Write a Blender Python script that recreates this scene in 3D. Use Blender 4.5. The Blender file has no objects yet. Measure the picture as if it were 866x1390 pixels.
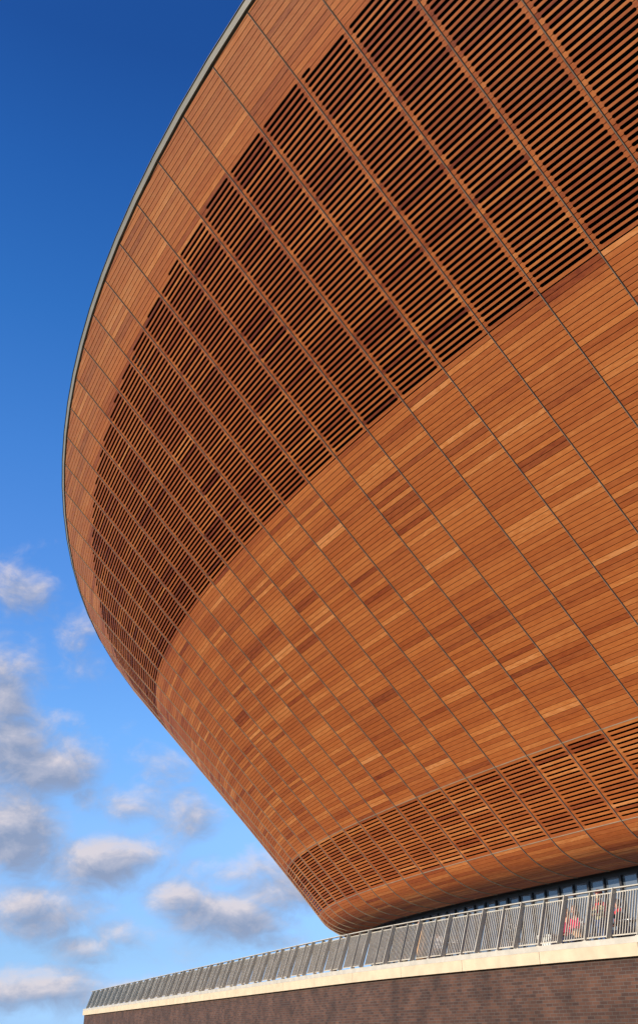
import bpy, bmesh, math, random
import numpy as np
from mathutils import Vector, Matrix
random.seed(7)
R = math.radians
S = bpy.context.scene
COL = S.collection

# ------------------------------------------------------------------ survey of the building (units, x SC = metres)
SC = 0.8
D = dict(z4=6.7531114, h0=2.0319037, k0=0.0060857136, k1=-0.00013174088, k2=6.8305484e-05, k3=6.1702421e-06, k4=4.5642999e-08,
         x0=8.9096637, y0=40.514226, z3=9.2564992, z2=18.763653, zr0=27.424891, zr1=-0.13311295, zr2=-0.010490854, zr3=-0.00035787772,
         b0=0.915904, b1=0.0032654001, b2=-0.00064752903, b3=-8.2475601e-07, c0=0.0074428807, c1=-6.1961387e-05, c2=1.0314711e-05,
         d0=-0.0004382963, e0=8.446035e-06, z5=5.7295169, r5=-2.7710424, h=0.17791166)
F_PX, PITCH, ROLL = 1350.24, 0.51377174, -0.0058664348
I0, I1 = -6, 30            # seams built
ILO, IHI = -12, 40
SUB = 4
_ii = np.arange(ILO, IHI+1e-9, 1/SUB)
def _k(i):
    j = np.clip(i, -3, 25)-8
    return D['k0']+D['k1']*j+D['k2']*j**2+D['k3']*j**3+D['k4']*j**4
_kk = _k(_ii)
_h = -np.concatenate([[0], np.cumsum((_kk[1:]+_kk[:-1])/2*2/SUB)])
_m = int((8-ILO)*SUB)
_h = _h-_h[_m]+D['h0']
_hm = (_h[1:]+_h[:-1])/2
_X = np.concatenate([[0], np.cumsum(np.cos(_hm)*2/SUB)])
_Y = np.concatenate([[0], np.cumsum(np.sin(_hm)*2/SUB)])
_X += D['x0']-_X[_m]
_Y += D['y0']-_Y[_m]
def base(i):
    """point on the lower reference line at seam number i, and the outward direction there"""
    h = float(np.interp(i, _ii, _h))
    return float(np.interp(i, _ii, _X)), float(np.interp(i, _ii, _Y)), -math.sin(h), math.cos(h)
def _j(i):
    j = i-8
    if j > 14: j = 14+3*math.tanh((j-14)/3)
    if j < -11: j = -11
    return j
def rr(i, z):
    j = _j(i); u = z-D['z4']
    b = D['b0']+D['b1']*j+D['b2']*j*j+D['b3']*j**3
    c = D['c0']+D['c1']*j+D['c2']*j*j
    return b*u+c*u*u+D['d0']*u**3+D['e0']*u**4
def zrim(i):
    j = _j(i)
    return D['zr0']+D['zr1']*j+D['zr2']*j*j+D['zr3']*j**3
# meridian tables: rows of boards.  v = 0 lower edge of lower louvres, 20 upper edge, 94 lower edge of upper louvres
VL, VM, VU = 0, 20, 94
MER = {}
for i in range(I0, I1+1):
    vs, rs, zs = [], [], []
    b = (rr(i, D['z4']+.01)-0)/.01
    c0 = (D['z4']-D['z5'])
    P0_, P1_, P2_ = (0., D['z4']), (-b*c0, D['z5']), (D['r5'], D['z5'])
    T = np.linspace(1, 0, 61)
    br = (1-T)**2*P0_[0]+2*T*(1-T)*P1_[0]+T**2*P2_[0]
    bz = (1-T)**2*P0_[1]+2*T*(1-T)*P1_[1]+T**2*P2_[1]
    s = np.concatenate([[0], np.cumsum(np.hypot(np.diff(br), np.diff(bz)))])
    v = -(s[-1]-s)/D['h']
    vs += list(v[:-1]); rs += list(br[:-1]); zs += list(bz[:-1])
    for (za, zb, va, vb) in ((D['z4'], D['z3'], VL, VM), (D['z3'], D['z2'], VM, VU), (D['z2'], zrim(i)+2.0, VU, None)):
        z = np.linspace(za, zb, 80); r = np.array([rr(i, q) for q in z])
        s = np.concatenate([[0], np.cumsum(np.hypot(np.diff(z), np.diff(r)))])
        if vb is None:
            v = va+s/D['h']; vr = float(np.interp(zrim(i), z, v))
        else: v = va+s/s[-1]*(vb-va)
        vs += list(v[:-1]); rs += list(r[:-1]); zs += list(z[:-1])
    vs.append(float(v[-1])); rs.append(float(r[-1])); zs.append(float(z[-1]))
    MER[i] = (np.array(vs), np.array(rs), np.array(zs), vr)
def VRIM(i): return MER[i][3]
VBOT = -int(min(-m[0][0] for m in MER.values()))
SEAM = {}
for i in range(I0, I1+1):
    x, y, nx, ny = base(i)
    SEAM[i] = (x, y, nx, ny)
def seam_pt(i, v, d=0.):
    """point on seam i at row v, d metres proud of the surface"""
    vs, rs, zs, _ = MER[i]; x, y, nx, ny = SEAM[i]
    r = float(np.interp(v, vs, rs)); z = float(np.interp(v, vs, zs))
    if d:
        a, b_ = v-.6, v+.6
        dr = float(np.interp(b_, vs, rs)-np.interp(a, vs, rs)); dz = float(np.interp(b_, vs, zs)-np.interp(a, vs, zs))
        l = math.hypot(dr, dz) or 1
        r += dz/l*d/SC; z += -dr/l*d/SC
    return Vector((x+nx*r, y+ny*r, z))*SC
def P(i, u, v, d=0.):
    return seam_pt(i, v, d).lerp(seam_pt(i+1, v, d), u)

# ------------------------------------------------------------------ helpers
def tag(o, label=None, cat=None, group=None, kind=None):
    if label: o['label'] = label
    if cat: o['category'] = cat
    if group: o['group'] = group
    if kind: o['kind'] = kind
    return o
def empty(name, loc=(0, 0, 0), rz=0):
    o = bpy.data.objects.new(name, None); COL.objects.link(o)
    o.location = loc; o.rotation_euler = (0, 0, rz); o.empty_display_size = .2
    return o
class MB:
    def __init__(s): s.v = []; s.f = []; s.a = []; s.uv = []; s.sm = []
    def face(s, pts, tone=(0, 0), uv=None, smooth=False):
        b = len(s.v); s.v += [tuple(p) for p in pts]; s.f.append(tuple(range(b, b+len(pts))))
        s.a.append(tone); s.uv += (uv if uv else [(p[0], p[2]) for p in pts]); s.sm.append(smooth)
    def hexa(s, c):      # 8 corners: 4 bottom then 4 top (same order)
        for q in ((0, 3, 2, 1), (4, 5, 6, 7), (0, 1, 5, 4), (1, 2, 6, 5), (2, 3, 7, 6), (3, 0, 4, 7)):
            s.face([c[k] for k in q])
    def box(s, c, sz, M=None):
        x, y, z = [q/2 for q in sz]; c = Vector(c)
        L = [Vector(p) for p in ((-x, -y, -z), (x, -y, -z), (x, y, -z), (-x, y, -z), (-x, -y, z), (x, -y, z), (x, y, z), (-x, y, z))]
        s.hexa([((M @ p) if M else p)+c for p in L])
    def bar(s, a, b, w, t, up=Vector((0, 0, 1))):       # rectangular bar a-b; w across, t along 'up'
        a, b = Vector(a), Vector(b); d = (b-a).normalized(); x = d.cross(up)
        if x.length < 1e-4: x = d.cross(Vector((1, 0, 0)))
        x.normalize(); y = x.cross(d).normalized(); x *= w/2; y *= t/2
        s.hexa([a-x-y, a+x-y, a+x+y, a-x+y, b-x-y, b+x-y, b+x+y, b-x+y])
    def tube(s, pts, r, n=8, smooth=True, cap=True):
        pts = [Vector(p) for p in pts]; rs = r if isinstance(r, (list, tuple)) else [r]*len(pts)
        rings = []; ref = None
        for k, p in enumerate(pts):
            d = (pts[min(k+1, len(pts)-1)]-pts[max(k-1, 0)]).normalized()
            if ref is None: ref = d.cross(Vector((.3, .2, 1))) if abs(d.z) < .9 else d.cross(Vector((1, 0, 0)))
            x = (ref-d*ref.dot(d)).normalized(); ref = x; y = d.cross(x)
            rings.append([p+(x*math.cos(2*math.pi*q/n)+y*math.sin(2*math.pi*q/n))*rs[k] for q in range(n)])
        for A, B in zip(rings, rings[1:]):
            for q in range(n): s.face([A[q], A[(q+1) % n], B[(q+1) % n], B[q]], smooth=smooth)
        if cap: s.face(rings[0][::-1]); s.face(rings[-1])
    def ball(s, c, rad, n=10, m=7):
        c = Vector(c); rad = rad if isinstance(rad, (tuple, list)) else (rad,)*3
        def p(a, b): return c+Vector((rad[0]*math.cos(a)*math.sin(b), rad[1]*math.sin(a)*math.sin(b), rad[2]*math.cos(b)))
        for q in range(m):
            for k in range(n):
                a, a2 = 2*math.pi*k/n, 2*math.pi*(k+1)/n; b, b2 = math.pi*q/m, math.pi*(q+1)/m
                L = [p(a, b2), p(a2, b2), p(a2, b), p(a, b)]
                if q == 0: L = L[:3]
                if q == m-1: L = [L[0], L[2], L[3]]
                s.face(L, smooth=True)
    def build(s, name, mats, parent=None, merge=True):
        me = bpy.data.meshes.new(name); me.from_pydata(s.v, [], s.f)
        me.uv_layers.new(name='UVMap'); me.uv_layers[0].data.foreach_set('uv', [c for p in s.uv for c in p])
        at = me.attributes.new('tone', 'FLOAT', 'FACE'); at.data.foreach_set('value', [float(a[0]) for a in s.a])
        at = me.attributes.new('wear', 'FLOAT', 'FACE'); at.data.foreach_set('value', [float(a[1]) for a in s.a])
        me.polygons.foreach_set('use_smooth', s.sm)
        if not isinstance(mats, (list, tuple)): mats = [mats]
        for m in mats: me.materials.append(m)
        if merge:
            bm = bmesh.new(); bm.from_mesh(me); bmesh.ops.remove_doubles(bm, verts=bm.verts, dist=1e-5)
            bmesh.ops.recalc_face_normals(bm, faces=bm.faces); bm.to_mesh(me); bm.free()
        me.update()
        o = bpy.data.objects.new(name, me); COL.objects.link(o)
        if parent: o.parent = parent
        return o
def mat(name, col=(.5, .5, .5), rough=.6, metal=0., noise=0., nscale=8., bump=0., **kw):
    m = bpy.data.materials.new(name); m.use_nodes = True; nt = m.node_tree; b = nt.nodes['Principled BSDF']
    b.inputs['Base Color'].default_value = (*col, 1); b.inputs['Roughness'].default_value = rough; b.inputs['Metallic'].default_value = metal
    if noise or bump:
        tc = nt.nodes.new('ShaderNodeTexCoord'); n = nt.nodes.new('ShaderNodeTexNoise'); n.inputs['Scale'].default_value = nscale; n.inputs['Detail'].default_value = 5
        nt.links.new(tc.outputs['Object'], n.inputs['Vector'])
        r = nt.nodes.new('ShaderNodeValToRGB'); r.color_ramp.elements[0].position = .3; r.color_ramp.elements[1].position = .7
        r.color_ramp.elements[0].color = (*[c*(1-noise) for c in col], 1); r.color_ramp.elements[1].color = (*[min(1, c*(1+noise)) for c in col], 1)
        nt.links.new(n.outputs['Fac'], r.inputs['Fac']); nt.links.new(r.outputs['Color'], b.inputs['Base Color'])
        if bump:
            bp = nt.nodes.new('ShaderNodeBump'); bp.inputs['Strength'].default_value = bump; bp.inputs['Distance'].default_value = .01
            nt.links.new(n.outputs['Fac'], bp.inputs['Height']); nt.links.new(bp.outputs['Normal'], b.inputs['Normal'])
    return m

# ------------------------------------------------------------------ materials
def wood_material():
    m = bpy.data.materials.new('cedar_boards'); m.use_nodes = True; nt = m.node_tree; N = nt.nodes; L = nt.links
    b = N['Principled BSDF']
    tone = N.new('ShaderNodeAttribute'); tone.attribute_name = 'tone'
    wear = N.new('ShaderNodeAttribute'); wear.attribute_name = 'wear'
    uv = N.new('ShaderNodeUVMap'); uv.uv_map = 'UVMap'
    ramp = N.new('ShaderNodeValToRGB'); cr = ramp.color_ramp
    stops = [(0., (0.170, 0.0282, 0.0077)), (.12, (0.250, 0.0494, 0.0112)), (.32, (0.330, 0.0770, 0.0163)), (.55, (0.405, 0.1056, 0.0224)), (.78, (0.480, 0.1431, 0.0318)), (.92, (0.550, 0.1875, 0.0473)), (1., (0.620, 0.2350, 0.0731))]
    cr.elements[0].position = 0; cr.elements[0].color = (*stops[0][1], 1)
    cr.elements[1].position = 1; cr.elements[1].color = (*stops[-1][1], 1)
    for p, c in stops[1:-1]:
        e = cr.elements.new(p); e.color = (*c, 1)
    # grain: long streaks along the board, different on every board
    cmb = N.new('ShaderNodeCombineXYZ'); sep = N.new('ShaderNodeSeparateXYZ'); L.new(uv.outputs['UV'], sep.inputs[0])
    mx = N.new('ShaderNodeMath'); mx.operation = 'MULTIPLY'; mx.inputs[1].default_value = 1.1; L.new(sep.outputs['X'], mx.inputs[0])
    my = N.new('ShaderNodeMath'); my.operation = 'MULTIPLY'; my.inputs[1].default_value = 5.0; L.new(sep.outputs['Y'], my.inputs[0])
    mz = N.new('ShaderNodeMath'); mz.operation = 'MULTIPLY'; mz.inputs[1].default_value = 91.7; L.new(tone.outputs['Fac'], mz.inputs[0])
    L.new(mx.outputs[0], cmb.inputs[0]); L.new(my.outputs[0], cmb.inputs[1]); L.new(mz.outputs[0], cmb.inputs[2])
    n1 = N.new('ShaderNodeTexNoise'); n1.inputs['Scale'].default_value = 3.2; n1.inputs['Detail'].default_value = 6; n1.inputs['Roughness'].default_value = .62
    L.new(cmb.outputs[0], n1.inputs['Vector'])
    n2 = N.new('ShaderNodeTexNoise'); n2.inputs['Scale'].default_value = .35; n2.inputs['Detail'].default_value = 3
    tc = N.new('ShaderNodeTexCoord'); L.new(tc.outputs['Object'], n2.inputs['Vector'])
    # tone + grain offset
    a = N.new('ShaderNodeMath'); a.operation = 'MULTIPLY_ADD'; a.inputs[1].default_value = .75; a.inputs[2].default_value = -.375; L.new(n1.outputs['Fac'], a.inputs[0])
    a2 = N.new('ShaderNodeMath'); a2.operation = 'ADD'; L.new(a.outputs[0], a2.inputs[0]); L.new(tone.outputs['Fac'], a2.inputs[1])
    a3 = N.new('ShaderNodeMath'); a3.operation = 'MULTIPLY_ADD'; a3.inputs[1].default_value = .35; a3.inputs[2].default_value = -.175; L.new(n2.outputs['Fac'], a3.inputs[0])
    a4 = N.new('ShaderNodeMath'); a4.operation = 'ADD'; a4.use_clamp = True; L.new(a2.outputs[0], a4.inputs[0]); L.new(a3.outputs[0], a4.inputs[1])
    L.new(a4.outputs[0], ramp.inputs['Fac'])
    # silvering of weather-exposed boards
    mix = N.new('ShaderNodeMix'); mix.data_type = 'RGBA'; mix.inputs['B'].default_value = (.37, .165, .068, 1)
    L.new(ramp.outputs['Color'], mix.inputs['A'])
    w2 = N.new('ShaderNodeMath'); w2.operation = 'MULTIPLY'; w2.use_clamp = True; L.new(wear.outputs['Fac'], w2.inputs[0])
    w3 = N.new('ShaderNodeMath'); w3.operation = 'MULTIPLY_ADD'; w3.inputs[1].default_value = 1.6; w3.inputs[2].default_value = -.1; L.new(n1.outputs['Fac'], w3.inputs[0]); L.new(w3.outputs[0], w2.inputs[1])
    L.new(w2.outputs[0], mix.inputs['Factor'])
    L.new(mix.outputs['Result'], b.inputs['Base Color'])
    b.inputs['Roughness'].default_value = .55
    b.inputs['Specular IOR Level'].default_value = .3
    bp = N.new('ShaderNodeBump'); bp.inputs['Strength'].default_value = .25; bp.inputs['Distance'].default_value = .004
    L.new(n1.outputs['Fac'], bp.inputs['Height']); L.new(bp.outputs['Normal'], b.inputs['Normal'])
    return m
WOOD = wood_material()
DARK = mat('dark_membrane', (.0015, .0012, .001), 1.0)
DARK.node_tree.nodes['Principled BSDF'].inputs['Specular IOR Level'].default_value = 0
FIN = mat('bronze_anodised_strip', (.34, .27, .18), .5, .0, .12, 3.)
TRIM = mat('grey_coated_metal', (.20, .175, .12), .5, .0, .10, 1.5)
ROOFM = mat('pale_roof_sheet', (.45, .46, .47), .5, .2, .08, .4)
STEEL = mat('galvanised_steel', (.50, .44, .33), .5, .1, .14, 3.)
STONE = mat('cream_precast_stone', (.56, .43, .27), .85, 0, .10, 2.5, .25)
FLOORM = mat('terrace_paving', (.30, .29, .27), .85, 0, .12, 3., .2)
WALLM = mat('rust_brown_gabion_stone', (.13, .06, .032), .95, 0, .45, 6., .9)
def brick(m):
    nt = m.node_tree; N = nt.nodes; L = nt.links; b = N['Principled BSDF']; uv = N.new('ShaderNodeUVMap'); uv.uv_map = 'UVMap'
    t = N.new('ShaderNodeTexBrick'); L.new(uv.outputs[0], t.inputs['Vector']); t.inputs['Scale'].default_value = 1; t.inputs['Brick Width'].default_value = .225; t.inputs['Row Height'].default_value = .075
    t.inputs['Mortar Size'].default_value = .006; t.inputs['Color1'].default_value = (.10, .042, .022, 1); t.inputs['Color2'].default_value = (.05, .022, .013, 1); t.inputs['Mortar'].default_value = (.09, .075, .06, 1)
    n = N.new('ShaderNodeTexNoise'); n.inputs['Scale'].default_value = 1.3; n.inputs['Detail'].default_value = 7; L.new(uv.outputs[0], n.inputs['Vector'])
    r = N.new('ShaderNodeMapRange'); r.inputs['From Min'].default_value = .3; r.inputs['From Max'].default_value = .7; r.inputs['To Min'].default_value = .55; r.inputs['To Max'].default_value = 1.25; L.new(n.outputs['Fac'], r.inputs[0])
    x = N.new('ShaderNodeVectorMath'); x.operation = 'SCALE'; L.new(t.outputs['Color'], x.inputs[0]); L.new(r.outputs[0], x.inputs['Scale']); L.new(x.outputs[0], b.inputs['Base Color'])
    bp = N.new('ShaderNodeBump'); bp.inputs['Distance'].default_value = .01; bp.inputs['Strength'].default_value = .6; bp.invert = True; L.new(t.outputs['Fac'], bp.inputs['Height']); L.new(bp.outputs[0], b.inputs['Normal'])
WALLM = mat('rust_brown_brick', (.13, .06, .032), .95); brick(WALLM)
ALU = mat('dark_aluminium', (.03, .03, .032), .5, .3)
INTER = mat('foyer_interior', (.05, .055, .06), .8, 0, .3, .8)
GRASS = mat('grass_bank', (.045, .075, .02), .95, 0, .35, 3., .5)
def glass():
    m = bpy.data.materials.new('tinted_glass'); m.use_nodes = True; nt = m.node_tree; b = nt.nodes['Principled BSDF']
    b.inputs['Base Color'].default_value = (.10, .12, .14, 1); b.inputs['Roughness'].default_value = .03; b.inputs['Metallic'].default_value = 0
    b.inputs['Specular IOR Level'].default_value = .75; b.inputs['IOR'].default_value = 1.5
    return m
GLASS = glass()

# ------------------------------------------------------------------ the sports hall
hall = empty('sports_hall', Vector((base(8)[0], base(8)[1], 2.8))*SC)
hall.location = (0, 0, 0)
tag(hall, 'huge bowl shaped sports hall clad in horizontal cedar boards with two bands of louvred slots', 'building')

V1T = {0: 54.4, 1: 54.9, 2: 55.3, 3: 55.6, 4: 55.6, 5: 55.1, 6: 54.5, 7: 53.9, 8: 52.9, 9: 51.9, 10: 50.8, 11: 49.4, 12: 47.9, 13: 46.1, 14: 44., 15: 41.6, 16: 38.8, 17: 35.7, 18: 32.7, 19: 29.4, 20: 25.8, 21: 22.3}
def V1(i):
    if i in V1T: return V1T[i]
    if i < 0: return 54.4+i*.3
    return max(0, VRIM(i)-VU-12.5)
rnd = random.Random(11); rnd2 = random.Random(5)
TONE = {}
def board_tone(i, k):
    if (i, k) not in TONE:
        r = rnd.random()
        prev = TONE.get((i, k-1))
        if prev is not None and rnd.random() < .10: t = prev[0]+rnd.uniform(-.06, .06)
        else:
            t = min(1, max(0, rnd.gauss(.54, .15)))
            if r < .014: t = rnd.uniform(.90, 1.0)
            elif r < .07: t = rnd.uniform(.74, .88)
            elif r < .10: t = rnd.uniform(.10, .24)
        TONE[(i, k)] = (t, 0)
    return TONE[(i, k)]
def clip_v(poly, a, b):
    """keep v <= a + b*u"""
    out = []
    for q in range(len(poly)):
        p, n = poly[q], poly[(q+1) % len(poly)]
        fp = a+b*p[0]-p[1]; fn = a+b*n[0]-n[1]
        if fp >= 0: out.append(p)
        if fp*fn < 0:
            t = fp/(fp-fn); out.append((p[0]+(n[0]-p[0])*t, p[1]+(n[1]-p[1])*t))
    return out
TH = .020
GAP = .056           # half joint, in rows
def notch(u0, u1, v, w, wid, sgn):
    """outline of half a slot, from u0 to u1, on the board edge at v; sgn +1: cut upward"""
    ru = w*D['h']*SC*.9/wid; pts = []
    for q in range(5):
        t = math.pi/2*q/4; pts.append((u0+ru*(1-math.cos(t)), v+sgn*max(GAP, w*math.sin(t))))
    pts += [(u0+(u1-u0)*f, v+sgn*w) for f in (.33, .66)]
    for q in range(4, -1, -1):
        t = math.pi/2*q/4; pts.append((u1-ru*(1-math.cos(t)), v+sgn*max(GAP, w*math.sin(t))))
    return pts
def add_board(mb, i, k, lo=None, hi=None, w=.24, clip=None, glo=GAP, ghi=GAP):
    wid = (P(i, 0, k+.5)-P(i, 1, k+.5)).length
    e = .024/wid
    poly = [(e, k+glo)]
    if lo: poly += notch(lo[0], lo[1], k, w, wid, 1)
    else: poly += [(.34, k+glo), (.67, k+glo)]
    poly += [(1-e, k+glo), (1-e, k+1-ghi)]
    if hi: poly += [(p[0], p[1]) for p in notch(hi[0], hi[1], k+1, w, wid, -1)][::-1]
    else: poly += [(.67, k+1-ghi), (.34, k+1-ghi)]
    poly += [(e, k+1-ghi)]
    if clip:
        poly = clip_v(poly, *clip)
        if len(poly) < 3: return
    t, _ = board_tone(i, k)
    if k >= VU and (lo or hi): t = max(0, t-.13+rnd2.uniform(-.08, .05))      # upper louvre boards get a lower tone, redder and darker than the rest
    vr = VRIM(i)*.5+VRIM(i+1)*.5
    wear = max(0, min(1, (k-(vr-17))/9))*.5+rnd.uniform(0, .12)
    jit = random.uniform(-.0022, .0022)
    seedu = (i*7.31+k*3.77) % 50
    front = [P(i, u, v, jit) for u, v in poly]; back = [P(i, u, v, -TH) for u, v in poly]
    uvs = [(u*wid+seedu, v*.142) for u, v in poly]
    mb.face(front[::-1], (t, wear), uvs[::-1])
    n = len(poly)
    for q in range(n):
        q2 = (q+1) % n
        mb.face([front[q], front[q2], back[q2], back[q]], (t, wear), [uvs[q], uvs[q2], uvs[q2], uvs[q]])

clad = MB()
M_END = .062
for i in range(I0, I1):
    up, lowm = MB(), MB()
    va, vb = VRIM(i), VRIM(i+1)
    def slot_hi(kj):       # slot on joint kj of the upper band
        q = kj-VU
        if q < 1: return None
        a, b = V1(i)-q-.2, V1(i+1)-q-.2
        if a <= 0 and b <= 0: return None
        lo, hi = M_END, 1-M_END
        if a < 0: lo = max(lo, a/(a-b))
        if b < 0: hi = min(hi, a/(a-b))
        return (lo, hi) if hi-lo > .1 else None
    for k in range(VBOT, int(max(va, vb))+1):
        if VL <= k < VM:
            m = M_END+.012
            add_board(lowm, i, k, (m, 1-m) if k > VL else None, (m, 1-m) if k+1 < VM else None, w=.235, glo=.1 if k == VL else GAP, ghi=.1 if k == VM-1 else GAP)
        elif k >= VU:
            a, b = slot_hi(k), slot_hi(k+1)
            cl = (va-.35, vb-va) if k+1 > min(va, vb)-.4 else None
            if a or b: add_board(up, i, k, a, b, w=.285, clip=cl, glo=.12 if k == VU else GAP)
            else: add_board(clad, i, k, clip=cl, glo=.12 if k == VU else GAP)
        else:
            add_board(clad, i, k, ghi=.12 if k == VU-1 else (.1 if k in (VL-1, VM-1) else GAP), glo=.1 if k in (VM,) else GAP)
    lowm.build('lower_louvre_panel', WOOD, hall)
    if up.f: up.build('upper_louvre_panel', WOOD, hall)
clad.build('board_cladding', WOOD, hall)

# dark weatherproof layer behind the boards (deeper behind the louvres)
back = MB()
for i in range(I0, I1):
    vs = sorted(set([VBOT-1, -15, -12, -9, -6, -3, -.3, .3, 10, 19.7, 20.3, 30, 45, 60, 75, 90, 93.8, 94.4, 105, 120, 135, 150, 165]))
    vmax = min(VRIM(i), VRIM(i+1))-.3
    vs = [v for v in vs if v < vmax]+[vmax]
    def dep(v): return -.30 if (0 < v < 20 or v > 94.1) and v < vmax-10 else -.06
    rows = [(seam_pt(i, v, dep(v)), seam_pt(i+1, v, dep(v))) for v in vs]
    for (a, b), (c, d) in zip(rows, rows[1:]): back.face([a, b, d, c])
back.build('backing_membrane', DARK, hall)

# upright metal strips in the seams
for i in range(I0, I1+1):
    mb = MB(); vr = VRIM(i)-.4
    vs = [VBOT+.1]+[float(v) for v in np.arange(VBOT+1, vr, 2.)]+[vr]
    x, y, nx, ny = SEAM[i]; t = Vector((-ny, nx, 0)).normalized()*.0042
    prev = None
    for v in vs:
        f, bk = seam_pt(i, v, .029), seam_pt(i, v, -.05)
        ring = [bk-t, f-t, f+t, bk+t]
        if prev:
            for q in range(4): mb.face([prev[q], prev[(q+1) % 4], ring[(q+1) % 4], ring[q]])
        else: mb.face(ring)
        prev = ring
    mb.face(prev[::-1]); mb.build('seam_strip', FIN, hall)
# thin level trims either side of the lower louvres
for v in (VL, VM):
    mb = MB()
    for i in range(I0, I1):
        q = .011/D['h']/SC
        A = [seam_pt(i, v-q, .008), seam_pt(i, v+q, .008), seam_pt(i, v+q, -.03), seam_pt(i, v-q, -.03)]
        B = [seam_pt(i+1, v-q, .008), seam_pt(i+1, v+q, .008), seam_pt(i+1, v+q, -.03), seam_pt(i+1, v-q, -.03)]
        for a in range(4): mb.face([A[a], A[(a+1) % 4], B[(a+1) % 4], B[a]])
    mb.build('level_trim', FIN, hall)
# roof edge and roof
edge = MB(); roof = MB(); prev = None
RIMP = []
for i in range(I0, I1+1):
    p = seam_pt(i, VRIM(i), 0); x, y, nx, ny = SEAM[i]; n = Vector((nx, ny, 0)); p2 = p+n*.0
    ring = [p-n*.03+Vector((0, 0, .06)), p+n*.035+Vector((0, 0, .035)), p+n*.115+Vector((0, 0, .19)), p+n*.145+Vector((0, 0, .195)), p+n*.14+Vector((0, 0, .235)), p-n*.6+Vector((0, 0, .36))]
    RIMP.append((p, n))
    if prev:
        for q in range(5): edge.face([prev[q], prev[q+1], ring[q+1], ring[q]])
        A = [prev[5], prev[5]-pn*6+Vector((0, 0, .9)), prev[5]-pn*14+Vector((0, 0, 1.3))]
        B = [ring[5], ring[5]-n*6+Vector((0, 0, .9)), ring[5]-n*14+Vector((0, 0, 1.3))]
        for q in range(2): roof.face([A[q], A[q+1], B[q+1], B[q]])
    prev, pn = ring, n
edge.build('roof_edge_trim', TRIM, hall); roof.build('roof', ROOFM, hall)

# ------------------------------------------------------------------ terrace, soffit end and glazed foyer
ZF = 2.36*SC                    # terrace floor
def off(i, r, z):               # r in survey units outward of the lower reference line
    x, y, nx, ny = base(i); return Vector((x+nx*r, y+ny*r, 0))*SC+Vector((0, 0, z))
RG = D['r5']-.5
ZS = D['z5']*SC
sof = MB()
for i in range(I0, I1):
    for (ra, za, rb, zb) in ((D['r5']+.05, ZS+.03, D['r5']-.02, ZS+.06), (D['r5']-.02, ZS+.06, RG-.4, ZS+.06)):
        sof.face([off(i, ra, za), off(i+1, ra, za), off(i+1, rb, zb), off(i, rb, zb)])
    sof.face([off(i, RG, ZS+.06), off(i+1, RG, ZS+.06), off(i+1, RG, ZS-.12), off(i, RG, ZS-.12)])
sof.build('dark_soffit', ALU, hall)
inn = MB()
for i in range(I0, I1): inn.face([off(i, RG-.35, ZF), off(i+1, RG-.35, ZF), off(i+1, RG-.35, ZS), off(i, RG-.35, ZS)])
inn.build('foyer_wall', INTER, hall)
step = 1.0/2
q = float(I0)
n = 0
while q < 27:
    a, b = off(q, RG-.02, 0), off(q+step, RG-.02, 0)
    nn = Vector((base(q)[2], base(q)[3], 0))
    thick = n % 2 == 0
    mb = MB(); w = .10 if thick else .055
    mb.bar(a+nn*.03+Vector((0, 0, ZF)), a+nn*.03+Vector((0, 0, ZS-.11)), w, .12, up=nn); mb.build('mullion', ALU, hall)
    mb = MB(); d = (b-a).normalized()*.03
    ang = random.uniform(-.006, .006)
    c = [a+d+Vector((0, 0, ZF+.08)), b-d+nn*ang+Vector((0, 0, ZF+.08)), b-d+nn*ang+Vector((0, 0, ZS-.10)), a+d+Vector((0, 0, ZS-.10))]
    mb.hexa([p-nn*.02 for p in c]+c); mb.build('window_pane', GLASS, hall)
    q += step; n += 1

RO, ZT, RB, ZB, PI0, PDI, O1, O2 = 4.01851809, 3.96825802*SC, 4.48357738, 2.53698812*SC, 4.54042377, 1.01595751, .03868271, -.00687281
IB = 14.
def E(i):
    i = min(i, IB); return O1*(i-10)+O2*(i-10)**2
_off = off
def off(i, r, z, run=False):
    if run and i > IB:
        a, b = _off(IB-.25, r, z), _off(IB, r, z); return b+(b-a)*((i-IB)/.25)
    return _off(i, r, z)
RUN = 42
def rail(i, t, dn=0., r=0.):   # t = 0 at the foot, 1 at the top of the leaning balustrade
    return off(i, RB+(RO-RB)*t+E(i)+r, ZB+(ZT-ZB)*t+dn, True)
terrace = MB()
g = np.arange(I0, RUN+.01, .5)
for a, b in zip(g, g[1:]): terrace.face([rail(a, 0, ZF-ZB, -.02), rail(b, 0, ZF-ZB, -.02), off(min(b, IB), RG-1.5, ZF) if b <= IB else off(IB, RG-1.5, ZF)+(rail(b, 0)-rail(IB, 0))*Vector((1, 1, 0)), off(a, RG-1.5, ZF) if a <= IB else off(IB, RG-1.5, ZF)+(rail(a, 0)-rail(IB, 0))*Vector((1, 1, 0))])
tag(terrace.build('terrace_floor', FLOORM), kind='structure')
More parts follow.
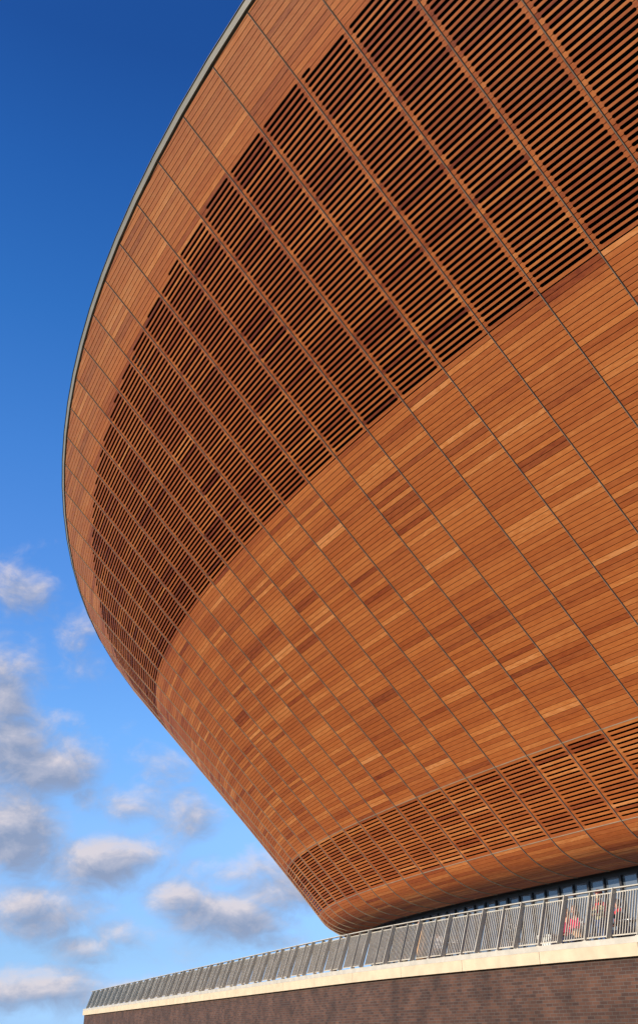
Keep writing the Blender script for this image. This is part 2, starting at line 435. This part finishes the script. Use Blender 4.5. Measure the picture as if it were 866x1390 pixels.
# retaining wall with precast coping stones
wall = empty('terrace_wall'); tag(wall, 'cream stone edge and rusty brown base wall carrying the grey railing', 'wall')
cop = MB(); body = MB()
def cross(i, pts): return [off(i, RB+E(i)+r/SC, z, True) for r, z in pts]
q = float(I0)
while q < RUN-.01:
    a, b = q+.004, min(q+2.0, RUN)-.004
    ks = np.linspace(a, b, 5); rings = [cross(k, [(.10, ZB-.12), (.10, ZB-.40), (-.35, ZB-.40), (-.35, ZB-.12)]) for k in ks]
    mb = MB()
    for A, B in zip(rings, rings[1:]):
        for e in range(4): mb.face([A[e], A[(e+1) % 4], B[(e+1) % 4], B[e]])
    mb.face(rings[0][::-1]); mb.face(rings[-1]); mb.build('coping_stone', STONE, wall)
    q += 2.0
for a, b in zip(g, g[1:]):
    A = cross(a, [(-.02, ZB-.39), (-.02, -2.2), (-.6, -2.2), (-.6, ZB-.39)]); B = cross(b, [(-.02, ZB-.39), (-.02, -2.2), (-.6, -2.2), (-.6, ZB-.39)])
    for e in range(3): body.face([A[e], A[e+1], B[e+1], B[e]], uv=[(a*1.6, A[e].z), (a*1.6, A[e+1].z), (b*1.6, B[e+1].z), (b*1.6, B[e].z)])
body.build('base_wall', WALLM, wall)

# balustrade
bal = empty('balustrade'); tag(bal, 'grey steel balustrade of leaning flat posts and thin bars round the terrace edge', 'railing')
def sweep(name, pts, i0, i1, m=STEEL, st=.5):
    mb = MB(); prev = None
    for k in np.arange(i0, i1+.001, st):
        ring = [rail(k, t, dz, dr) for (t, dz, dr) in pts]
        if prev:
            for e in range(len(pts)): mb.face([prev[e], prev[(e+1) % len(pts)], ring[(e+1) % len(pts)], ring[e]])
        else: mb.face(ring)
        prev = ring
    mb.face(prev[::-1]); return mb.build(name, m, bal)
RI0, RI1 = I0, RUN
sweep('top_rail', [(1, .0, .085), (1, .024, .085), (1, .024, -.085), (1, 0, -.085)], RI0, RI1)
sweep('channel_beam', [(0, -.119, .13), (0, .012, .13), (0, .012, -.12), (0, -.119, -.12)], RI0, RI1)
k = 0
i = PI0-PDI*10
for n in range(-20, 96):
    i = PI0+PDI/2*n
    if i < RI0+.1 or i > RI1-.1: continue
    x, y, nx, ny = base(min(i, IB)); nn = Vector((nx, ny, 0))
    a, b = rail(i, 0, .012), rail(i, .995)
    # the balustrade's own outward direction
    pa, pb = rail(i-.3, 0), rail(i+.3, 0); t = (pb-pa).normalized(); o_ = Vector((-t.y, t.x, 0)); o_ = o_ if o_.dot(nn) > 0 else -o_
    mb = MB()
    if n % 2 == 0: mb.bar(a+o_*.075, b+o_*.035, .022, .15, up=o_)
    else: mb.bar(a-o_*.03, b-o_*.03, .018, .13, up=o_)
    mb.box(a+Vector((0, 0, .012))-o_*.02, (.11, .11, .02), Matrix.Rotation(math.atan2(t.y, t.x), 3, 'Z'))
    mb.build('post', STEEL, bal)
    i2 = i+PDI/2
    if i2 > RI1-.1: continue
    mb = MB()
    for tt in (.075, .93): mb.bar(rail(i+.012, tt, 0, -.03), rail(i2-.012, tt, 0, -.03),   .012, .028)
    for q in range(1, 10):
        ib = i+(i2-i)*q/10
        mb.bar(rail(ib, .075, 0, -.03), rail(ib, .93, 0, -.03), .017, .032, up=o_)
    mb.build('bar_panel', STEEL, bal)

# ------------------------------------------------------------------ ground
gm = MB(); gm.face([(-900, -300, -1.7), (900, -300, -1.7), (900, 1500, -1.7), (-900, 1500, -1.7)])
tag(gm.build('ground', GRASS), kind='structure')

# ------------------------------------------------------------------ people and furniture on the terrace
def project(p):
    d = p.dot(Fv_); return 433+F_PX*p.dot(Rt_)/d, 650-F_PX*p.dot(Up_)/d
_cp, _sp, _cr, _sr = math.cos(PITCH), math.sin(PITCH), math.cos(ROLL), math.sin(ROLL)
Fv_ = Vector((0, _cp, _sp)); Rt_ = Vector((1, 0, 0))*_cr+Vector((0, -_sp, _cp))*_sr; Up_ = -Vector((1, 0, 0))*_sr+Vector((0, -_sp, _cp))*_cr
def spot(px, inward, z):
    """terrace point 'inward' metres inside the railing that stands at picture column px"""
    best = None
    for i in np.arange(1, 20, .02):
        p = off(i, RB+E(i)-inward/SC, z); x, y = project(p)
        if best is None or abs(x-px) < best[0]: best = (abs(x-px), i, p)
    b = base(best[1]); return best[2], math.atan2(b[3], b[2])     # position, direction facing out over the railing
SKINM = mat('skin', (.50, .25, .16), .6)
def skin_mesh(verts, edges, rad, lvl=2):
    me = bpy.data.meshes.new('tmp'); me.from_pydata(verts, edges, []); o = bpy.data.objects.new('tmp', me); COL.objects.link(o)
    o.modifiers.new('s', 'SKIN'); sv = me.skin_vertices[0].data
    for k, r in enumerate(rad):
        sv[k].radius = (r, r) if not isinstance(r, tuple) else r
        sv[k].use_root = (k == 0)
    o.modifiers.new('u', 'SUBSURF').levels = lvl
    dg = bpy.context.evaluated_depsgraph_get(); ev = o.evaluated_get(dg); me2 = bpy.data.meshes.new_from_object(ev)
    V = [v.co.copy() for v in me2.vertices]; F = [[V[q] for q in p.vertices] for p in me2.polygons]
    bpy.data.objects.remove(o); bpy.data.meshes.remove(me); bpy.data.meshes.remove(me2)
    return F
def person(px, inward, label, group=None, sit=False, H=1.7, turn=0., coat=(.3, .05, .05), pants=(.03, .04, .08), hair=(.05, .03, .02), longhair=False, long=False, arms='down', hat=None, vest=None, noise=0., scarf=None):
    p0, ang = spot(px, inward, ZF)
    root = empty('person', p0, ang+turn-math.pi/2*0); root.scale = (H/1.7,)*3
    tag(root, label, 'person', group or 'people on the terrace behind the railing')
    # local frame: facing +x
    J = {}
    if sit:
        pz = .50; lean = .04
        for s, q in ((1, 'L'), (-1, 'R')):
            J['hip'+q] = (0, .09*s, pz); J['knee'+q] = (.44, .11*s, .50); J['ank'+q] = (.42, .11*s, .09); J['toe'+q] = (.56, .12*s, .035)
    else:
        pz = .93; lean = 0
        for s, q in ((1, 'L'), (-1, 'R')):
            J['hip'+q] = (0, .09*s, pz-.02); J['knee'+q] = (.03, .105*s, .50); J['ank'+q] = (-.01, .11*s+(.03 if s > 0 else 0), .09); J['toe'+q] = (.15, .13*s, .035)
    c = pz
    J['pel'] = (0, 0, c); J['wai'] = (.0+lean, 0, c+.18); J['che'] = (lean*1.5, 0, c+.38); J['nec'] = (lean*1.6, 0, c+.53); J['nk2'] = (lean*1.8+.01, 0, c+.60)
    for s, q in ((1, 'L'), (-1, 'R')):
        J['sho'+q] = (lean*1.5, .175*s, c+.45)
        if arms == 'down': J['elb'+q] = (-.02, .235*s, c+.18); J['wri'+q] = (.08, .24*s, c-.05)
        elif arms == 'lap': J['elb'+q] = (.02, .235*s, c+.20); J['wri'+q] = (.25, .08*s, c+.14)
        elif arms == 'rail': J['elb'+q] = (.12, .24*s, c+.22); J['wri'+q] = (.36, .17*s, c+.20)
        elif arms == 'raise': J['elb'+q] = (.14, .24*s, c+.24); J['wri'+q] = (.26, .10*s, c+.44 if s > 0 else c+.2)
    w, e = {}, {}
    for s, q in ((1, 'L'), (-1, 'R')):
        a, b = Vector(J['elb'+q]), Vector(J['wri'+q]); J['han'+q] = tuple(b+(b-a).normalized()*.06)
    def chain(names, edges, rad, extra=0.):
        V = [J[n] for n in names]; ix = {n: k for k, n in enumerate(names)}
        return skin_mesh(V, [(ix[a], ix[b]) for a, b in edges], [(r+extra) for r in rad])
    body = MB()
    N_ = ['pel', 'wai', 'che', 'nec', 'nk2']; RAD = [.13, .115, .13, .062, .055]
    Ed = [('pel', 'wai'), ('wai', 'che'), ('che', 'nec'), ('nec', 'nk2')]
    for q in 'LR':
        N_ += ['hip'+q, 'knee'+q, 'ank'+q, 'toe'+q, 'sho'+q, 'elb'+q, 'wri'+q, 'han'+q]; RAD += [.085, .055, .036, .03, .06, .042, .028, .030]
        Ed += [('pel', 'hip'+q), ('hip'+q, 'knee'+q), ('knee'+q, 'ank'+q), ('ank'+q, 'toe'+q), ('che', 'sho'+q), ('sho'+q, 'elb'+q), ('elb'+q, 'wri'+q), ('wri'+q, 'han'+q)]
    for f in chain(N_, Ed, RAD): body.face(f, smooth=True)
    hc = Vector(J['nk2'])+Vector((.015, 0, .115))
    body.ball(hc, (.092, .075, .118), 14, 10)
    body.ball(hc+Vector((.088, 0, -.01)), (.020, .013, .022), 6, 5)      # nose
    body.ball(hc+Vector((.072, 0, -.055)), (.015, .026, .009), 8, 4)     # mouth
    for s in (1, -1):
        body.ball(hc+Vector((.074, .030*s, .018)), (.014, .015, .010), 6, 4); body.ball(hc+Vector((0, .078*s, -.005)), (.02, .012, .032), 6, 5)
    for s, q in ((1, 'L'), (-1, 'R')):
        a, b = Vector(J['wri'+q]), Vector(J['han'+q]); d = (b-a).normalized(); sd_ = Vector((0, 1, 0))-d*d.y; sd_.normalize(); dn = Vector((0, 0, -1)) if abs(d.z) < .7 else Vector((1, 0, 0))
        for k, (o_, l) in enumerate(((-.027, .055), (-.010, .068), (.008, .064), (.025, .052))):
            f0 = b+sd_*o_; body.tube([f0, f0+d*l*.55, f0+d*l*.85+dn*.018], [.0095, .009, .007], 6)
        f0 = (a+b)/2-sd_*s*.03; body.tube([f0, f0+d*.03-sd_*s*.02, f0+d*.055-sd_*s*.018+dn*.01], [.011, .010, .008], 6)
    body.build('body', SKINM, root)
    cm = mat('coat_cloth', coat, .85, 0, noise, 14., .2); pm = mat('trouser_cloth', pants, .85, 0, .15, 9.)
    ct = MB()
    N2 = ['pel', 'wai', 'che', 'nec']; R2 = [.165, .145, .155, .075]; E2 = Ed[:3]
    for q in 'LR':
        N2 += ['sho'+q, 'elb'+q, 'wri'+q]; R2 += [.078, .060, .046]; E2 = E2+[('che', 'sho'+q), ('sho'+q, 'elb'+q), ('elb'+q, 'wri'+q)]
    for f in chain(N2, E2, R2): ct.face(f, smooth=True)
    if long and not sit:
        ct.tube([(0, 0, c+.05), (0, 0, c-.2), (.01, 0, c-.45)], [.17, .19, .215], 14)
    ct.build('coat', cm, root)
    tr = MB()
    N3 = ['pel']; R3 = [.15]; E3 = []
    for q in 'LR':
        N3 += ['hip'+q, 'knee'+q, 'ank'+q]; R3 += [.10, .072, .056]; E3 += [('pel', 'hip'+q), ('hip'+q, 'knee'+q), ('knee'+q, 'ank'+q)]
    for f in chain(N3, E3, R3): tr.face(f, smooth=True)
    tr.build('trousers', pm, root)
    for q in 'LR':
        sh = MB(); a, b = Vector(J['ank'+q]), Vector(J['toe'+q]); sh.ball((a+b)/2+Vector((.01, 0, -.015)), (.14, .05, .055), 10, 6); sh.build('shoe', mat('shoe_leather', (.03, .025, .02), .5), root)
    hr = MB(); hr.ball(hc+Vector((-.018, 0, .02)), (.10, .088, .118), 14, 9)
    if longhair: hr.tube([hc+Vector((-.05, 0, .05)), hc+Vector((-.075, 0, -.08)), hc+Vector((-.085, 0, -.22))], [.075, .085, .05], 10)
    hr.build('hair', mat('hair', hair, .6, 0, .2, 30.), root)
    if hat:
        h_ = MB(); h_.ball(hc+Vector((-.01, 0, .075)), (.112, .10, .085), 14, 7); h_.tube([hc+Vector((-.01, 0, .05)), hc+Vector((-.01, 0, .075))], [.118, .112], 14); h_.build('hat', mat('knitted_hat', hat, .9), root)
    if vest:
        v_ = MB(); v_.tube([Vector(J['pel'])+Vector((0, 0, .0)), J['wai'], Vector(J['che'])+Vector((0, 0, .06))], [.185, .175, .17], 16); v_.build('vest', mat('fluorescent_cloth', vest, .8), root)
    if scarf:
        s_ = MB(); s_.tube([Vector(J['nec'])+Vector((0, 0, -.02)), Vector(J['nk2'])+Vector((0, 0, .0))], [.095, .085], 12); s_.tube([Vector(J['nec'])+Vector((.10, .03, 0)), Vector(J['wai'])+Vector((.17, .04, .05))], [.04, .035], 8); s_.build('scarf', mat('scarf_wool', scarf, .9), root)
    return root, p0, ang
CHAIRM = mat('bare_steel_wire', (.35, .35, .34), .35, .6)
def chair(px, inward, label, turn=math.pi, m=CHAIRM, shell=False):
    p0, ang = spot(px, inward, ZF); r = empty('cafe_chair', p0, ang+turn); tag(r, label, 'chair', 'wire chairs on the terrace')
    for sx in (-.19, .19):
        for sy in (-.2, .2):
            mb = MB(); mb.tube([(sx*1.1, sy*1.1, 0), (sx*.9, sy*.95, .45)], .012, 8); mb.build('leg', m, r)
    st = MB()
    for k in range(9): y = -.2+k*.05; st.tube([(-.21, y, .45), (0, y, .44), (.21, y, .455)], .006 if not shell else .026, 6)
    st.tube([(-.21, -.21, .45), (.21, -.21, .45), (.21, .21, .45), (-.21, .21, .45), (-.21, -.21, .45)], .010, 8); st.build('seat', m, r)
    bk = MB()
    A = [(-.21, -.2, .45), (-.25, -.2, .70), (-.28, -.14, .85), (-.29, 0, .88), (-.28, .14, .85), (-.25, .2, .70), (-.21, .2, .45)]
    bk.tube(A, .012, 8)
    for k in range(1, 8): y = -.2+k*.05; bk.tube([(-.21, y, .46), (-.25, y, .70), (-.285, y*.9, .86-abs(y)*.12)], .006 if not shell else .026, 6)
    bk.build('backrest', m, r); return r
def table(px, inward, label):
    p0, ang = spot(px, inward, ZF); r = empty('cafe_table', p0, ang); tag(r, label, 'table', 'round tables on the terrace')
    mb = MB(); mb.tube([(0, 0, .715), (0, 0, .735)], [.35, .35], 28, smooth=False); mb.build('tabletop', CHAIRM, r)
    mb = MB(); mb.tube([(0, 0, .02), (0, 0, .72)], .03, 12); mb.build('stem', ALU, r)
    mb = MB(); mb.tube([(0, 0, 0), (0, 0, .02), (0, 0, .035)], [.24, .23, .05], 24); mb.build('foot', ALU, r); return r

person(825, 3.2, 'tall person in a dark red knitted hat and red top behind the blond child', H=1.7, coat=(.38, .04, .045), hat=(.10, .02, .02), arms='rail', hair=(.06, .03, .02))
person(821, 1.5, 'blond child in mottled olive jacket and blue jeans standing at the railing', H=1.32, coat=(.30, .27, .13), noise=.6, pants=(.04, .09, .2), hair=(.62, .48, .25), longhair=True, arms='rail', scarf=(.7, .02, .03))
_, pA, aA = person(779, 2.6, 'seated woman with sandy hair in a dark crimson coat, left of the pair', sit=True, coat=(.28, .012, .04), hair=(.42, .22, .09), longhair=True, arms='lap', group=None)
person(790, 2.4, 'seated woman with brown hair in a bright pinkish red coat', sit=True, coat=(.70, .03, .09), hair=(.22, .09, .035), longhair=True, arms='lap', turn=.2)
person(852, 2.4, 'seated person in a black coat with bright red scarf at the right end', sit=True, coat=(.02, .02, .025), scarf=(.65, .02, .03), hair=(.03, .02, .02), turn=-.5, arms='raise')
person(548, 3.6, 'standing person in a khaki coat behind the railing left of the tan coat', H=1.58, coat=(.30, .25, .13), long=True, hair=(.12, .07, .04), arms='down', turn=.3)
person(574, 2.8, 'standing person with ginger hair in a long tan coat behind the railing', H=1.66, coat=(.45, .24, .09), long=True, hair=(.40, .16, .05), longhair=True, arms='down')
person(598, 2.0, 'seated person in a white top next to the empty wire chairs', sit=True, coat=(.72, .70, .66), hair=(.08, .05, .03), turn=.4, arms='lap')
person(453, 3.6, 'standing person in a fluorescent yellow safety vest at the far bend of the railing', H=1.6, coat=(.12, .13, .16), vest=(.62, .75, .05), hair=(.03, .02, .015))
chair(779, 2.57, 'wire chair under the woman in dark crimson', turn=0)
chair(790, 2.37, 'wire chair under the woman in pinkish red', turn=.2)
chair(852, 2.37, 'wire chair under the person in black coat and red scarf', turn=-.5)
chair(598, 1.97, 'wire chair under the person in the white top', turn=.4)
chair(808, 1.4, 'empty wire chair between the pair in red and the blond child', turn=2.6)
chair(632, 1.6, 'empty wire chair just right of the person in the white top', turn=2.2)
chair(704, 1.1, 'empty wire chair standing alone before the glazing, midway along the terrace', turn=3.6)
table(866, 1.9, 'round steel table at the right end of the terrace beside the person in black')
table(615, 1.8, 'round steel table between the person in white and the empty chair')
# handbag on the lap of the woman in pinkish red
pb, ab = spot(785, 2.1, ZF+.62)
bg_ = empty('handbag', pb, ab); tag(bg_, 'tan leather handbag held on the laps of the pair in red', 'bag')
mb = MB(); mb.tube([(0, -.13, .02), (0, -.12, .10), (0, 0, .16), (0, .12, .10), (0, .13, .02)], .011, 8); mb.build('handle', mat('tan_leather', (.42, .24, .11), .6), bg_)
mb = MB(); mb.hexa([Vector(q) for q in ((-.07, -.17, -.12), (.07, -.17, -.12), (.07, .17, -.12), (-.07, .17, -.12), (-.04, -.14, .09), (.04, -.14, .09), (.04, .14, .09), (-.04, .14, .09))]); mb.build('pouch', mat('tan_leather', (.50, .30, .15), .6), bg_)

# low white box
pb, ab = spot(747, .55, ZF); bx = empty('storage_box', pb, ab+.2); tag(bx, 'low off-white storage box on the terrace floor left of the pair in red', 'box')
bm_ = mat('offwhite_plastic', (.62, .64, .58), .5)
mb = MB(); mb.hexa([Vector(q) for q in ((-.16, -.19, 0), (.16, -.19, 0), (.16, .19, 0), (-.16, .19, 0), (-.19, -.23, .40), (.19, -.23, .40), (.19, .23, .40), (-.19, .23, .40))]); mb.build('bin', bm_, bx)
mb = MB(); mb.hexa([Vector(q) for q in ((-.21, -.25, .402), (.21, -.25, .402), (.21, .25, .402), (-.21, .25, .402), (-.18, -.22, .46), (.18, -.22, .46), (.18, .22, .46), (-.18, .22, .46))]); mb.build('lid', bm_, bx)


# ------------------------------------------------------------------ camera
cp, sp = math.cos(PITCH), math.sin(PITCH); cr, sr = math.cos(ROLL), math.sin(ROLL)
Rv, Uv, Fv = Vector((1, 0, 0)), Vector((0, -sp, cp)), Vector((0, cp, sp))
right = Rv*cr+Uv*sr; up = -Rv*sr+Uv*cr
cam = bpy.data.cameras.new('camera'); co = bpy.data.objects.new('camera', cam); COL.objects.link(co)
M = Matrix((right, up, -Fv)).transposed().to_4x4(); co.matrix_world = M
cam.sensor_fit = 'HORIZONTAL'; cam.sensor_width = 24; cam.lens = F_PX/866*24
cam.shift_y = -45/866; cam.clip_start = .1; cam.clip_end = 5000
S.camera = co

# ------------------------------------------------------------------ light and sky
SUN_AZ = math.atan2(-.45, -.89)         # direction towards the sun, in the plane
SUN_EL = R(17)
sd = Vector((math.cos(SUN_AZ)*math.cos(SUN_EL), math.sin(SUN_AZ)*math.cos(SUN_EL), math.sin(SUN_EL)))
sun = bpy.data.lights.new('sun', 'SUN'); so = bpy.data.objects.new('sun', sun); COL.objects.link(so)
sun.energy = 5.0; sun.angle = R(.53); sun.color = (1, .87, .72)
so.rotation_euler = sd.to_track_quat('Z', 'Y').to_euler()
def world():
    W = bpy.data.worlds.new('World'); S.world = W; W.use_nodes = True; nt = W.node_tree; N = nt.nodes; L = nt.links
    bg = N['Background']
    sky = N.new('ShaderNodeTexSky'); sky.sky_type = 'NISHITA'; sky.sun_disc = False; sky.sun_elevation = SUN_EL
    sky.sun_rotation = math.pi/2-SUN_AZ
    sky.air_density = 1.0; sky.dust_density = .3; sky.ozone_density = 2.0
    tc = N.new('ShaderNodeTexCoord')
    def math_(op, a, b=None, c=None, clamp=False):
        n = N.new('ShaderNodeMath'); n.operation = op; n.use_clamp = clamp
        for k, v in enumerate((a, b, c)):
            if v is None: continue
            if isinstance(v, (int, float)): n.inputs[k].default_value = v
            else: L.new(v, n.inputs[k])
        return n.outputs[0]
    # clearer, polarised sky colour
    D_ = tc.outputs['Generated']
    nrm = N.new('ShaderNodeVectorMath'); nrm.operation = 'NORMALIZE'; L.new(D_, nrm.inputs[0])
    sep = N.new('ShaderNodeSeparateXYZ'); L.new(nrm.outputs[0], sep.inputs[0])
    # cumulus: noise on a cloud layer, denser towards the horizon
    az = math_('ARCTAN2', sep.outputs['X'], sep.outputs['Y']); el = math_('ARCSINE', sep.outputs['Z'])
    mul = N.new('ShaderNodeMix'); mul.data_type = 'RGBA'; mul.blend_type = 'MULTIPLY'; mul.inputs['Factor'].default_value = 1
    L.new(sky.outputs[0], mul.inputs['A']); gr = N.new('ShaderNodeValToRGB'); L.new(math_('DIVIDE', el, math.pi/2, clamp=True), gr.inputs['Fac']); L.new(gr.outputs['Color'], mul.inputs['B'])
    g_ = gr.color_ramp; g_.elements[0].position = 0; g_.elements[0].color = SKYG[0][1]; g_.elements[1].position = 1; g_.elements[1].color = SKYG[-1][1]
    for p_, c_ in SKYG[1:-1]:
        e_ = g_.elements.new(p_); e_.color = c_
    cv = N.new('ShaderNodeCombineXYZ'); L.new(az, cv.inputs[0]); L.new(el, cv.inputs[1])
    def noise(scale, detail, rough, sy=1., off=0.):
        mp = N.new('ShaderNodeMapping'); mp.inputs['Scale'].default_value = (scale, scale*sy, 1); mp.inputs['Location'].default_value = (off, off*.7, off)
        L.new(cv.outputs[0], mp.inputs['Vector'])
        n = N.new('ShaderNodeTexNoise'); n.inputs['Scale'].default_value = 1; n.inputs['Detail'].default_value = detail; n.inputs['Roughness'].default_value = rough
        L.new(mp.outputs[0], n.inputs['Vector']); return n.outputs['Fac']
    def density(da, de):
        def noise2(scale, detail, rough, sy, off):
            mp = N.new('ShaderNodeMapping'); mp.inputs['Scale'].default_value = (scale, scale*sy, 1); mp.inputs['Location'].default_value = (off+scale*da, off*.7+scale*sy*de, off)
            L.new(cv.outputs[0], mp.inputs['Vector'])
            n = N.new('ShaderNodeTexNoise'); n.inputs['Scale'].default_value = 1; n.inputs['Detail'].default_value = detail; n.inputs['Roughness'].default_value = rough; n.inputs['Distortion'].default_value = .35
            L.new(mp.outputs[0], n.inputs['Vector']); return n.outputs['Fac']
        big = noise2(8, 2, .5, 1.8, 3.1); fine = noise2(26, 9, .62, 1.5, 7.7)
        body = None
        for (a, e, ra, re, w) in CLOUDS:
            dx = math_('DIVIDE', math_('SUBTRACT', az, a-da), ra*1.5); dy = math_('DIVIDE', math_('SUBTRACT', el, e-de), re*1.4)
            rr2 = math_('ADD', math_('MULTIPLY', dx, dx), math_('MULTIPLY', dy, dy))
            gsn = math_('MULTIPLY', math_('EXPONENT', math_('MULTIPLY', rr2, -1.0)), w)
            body = gsn if body is None else math_('MAXIMUM', body, gsn)
        return math_('ADD', math_('MULTIPLY_ADD', body, 1.30, -.11), math_('ADD', math_('MULTIPLY_ADD', fine, 1.35, -.675), math_('MULTIPLY_ADD', big, 1.2, -.6)))
    dens = density(0, 0); dens2 = density(-.010, .012)
    dens0 = dens; dens = math_('SUBTRACT', dens, math_('MULTIPLY', math_('MAXIMUM', math_('SUBTRACT', el, .44), 0), 5.0))
    mask = N.new('ShaderNodeMapRange'); mask.interpolation_type = 'SMOOTHSTEP'; mask.inputs['From Min'].default_value = .05; mask.inputs['From Max'].default_value = 1.0
    L.new(dens, mask.inputs['Value'])
    m2 = math_('MULTIPLY', mask.outputs[0], .90)
    # brightness inside clouds: tops and thin edges bright, cores and undersides grey-mauve
    relief = math_('SUBTRACT', dens0, dens2)
    sh = math_('ADD', math_('MULTIPLY_ADD', relief, .70, .54), math_('MULTIPLY', dens, -.20))
    ramp = N.new('ShaderNodeValToRGB'); c = ramp.color_ramp
    c.elements[0].position = .25; c.elements[0].color = (2.4, 2.9, 4.2, 1); c.elements[1].position = .72; c.elements[1].color = (6.5, 5.9, 6.1, 1)
    e = c.elements.new(.48); e.color = (3.9, 4.05, 5.0, 1)
    L.new(sh, ramp.inputs['Fac'])
    mix = N.new('ShaderNodeMix'); mix.data_type = 'RGBA'; L.new(m2, mix.inputs['Factor']); L.new(mul.outputs['Result'], mix.inputs['A']); L.new(ramp.outputs['Color'], mix.inputs['B'])
    L.new(mix.outputs['Result'], bg.inputs['Color']); bg.inputs['Strength'].default_value = .1
def az_el(px, py):
    d = right*((px-433)/F_PX)+up*((650-py)/F_PX)+Fv; d.normalize(); return math.atan2(d.x, d.y), math.asin(d.z)
CLOUDS = []
SKYG = [(0, (0.7114, 1.2505, 2.9957, 1.0)), (0.0102, (0.7114, 1.2505, 2.9957, 1.0)), (0.0414, (0.7493, 1.0841, 1.9526, 1.0)), (0.1087, (1.1268, 1.4651, 2.0828, 1.0)), (0.1635, (1.0813, 1.6216, 2.3245, 1.0)), (0.2736, (0.8382, 1.5175, 2.4597, 1.0)), (0.3348, (0.6537, 1.4352, 2.4333, 1.0)), (0.4226, (0.4106, 1.2128, 2.2431, 1.0)), (0.5059, (0.2933, 0.9744, 2.0056, 1.0)), (0.5787, (0.2271, 0.7521, 1.683, 1.0)), (1, (0.2271, 0.7521, 1.683, 1.0))]
for (px, py, rx, ry, w) in ((25, 810, 50, 30, .55), (100, 870, 30, 35, .35), (10, 945, 45, 55, .85), (20, 1010, 55, 40, .9), (75, 1040, 55, 30, .85), (115, 1085, 20, 18, .6), (170, 1090, 60, 25, .5), (225, 1045, 35, 20, .5),
                            (255, 1105, 40, 25, .65), (20, 1130, 60, 45, .95), (70, 1105, 20, 20, .6), (135, 1175, 65, 28, .85), (90, 1215, 40, 20, .6), (50, 1240, 80, 30, .9), (160, 1265, 60, 22, .6), (110, 1285, 45, 18, .7), (330, 1185, 60, 25, .6),
                            (240, 1225, 40, 25, .85), (310, 1250, 75, 32, .95), (390, 1215, 60, 28, .85), (350, 1275, 60, 18, .7), (40, 1340, 90, 22, .8), (220, 1350, 90, 18, .7), (560, 1350, 120, 20, .7)):
    a, e = az_el(px, py); a2, e2 = az_el(px+rx, py-ry); CLOUDS.append((a, e, abs(a2-a), abs(e2-e), w))
world()
S.render.engine = 'CYCLES'
S.view_settings.view_transform = 'Standard'; S.view_settings.look = 'None'; S.view_settings.exposure = .2; S.view_settings.gamma = 1
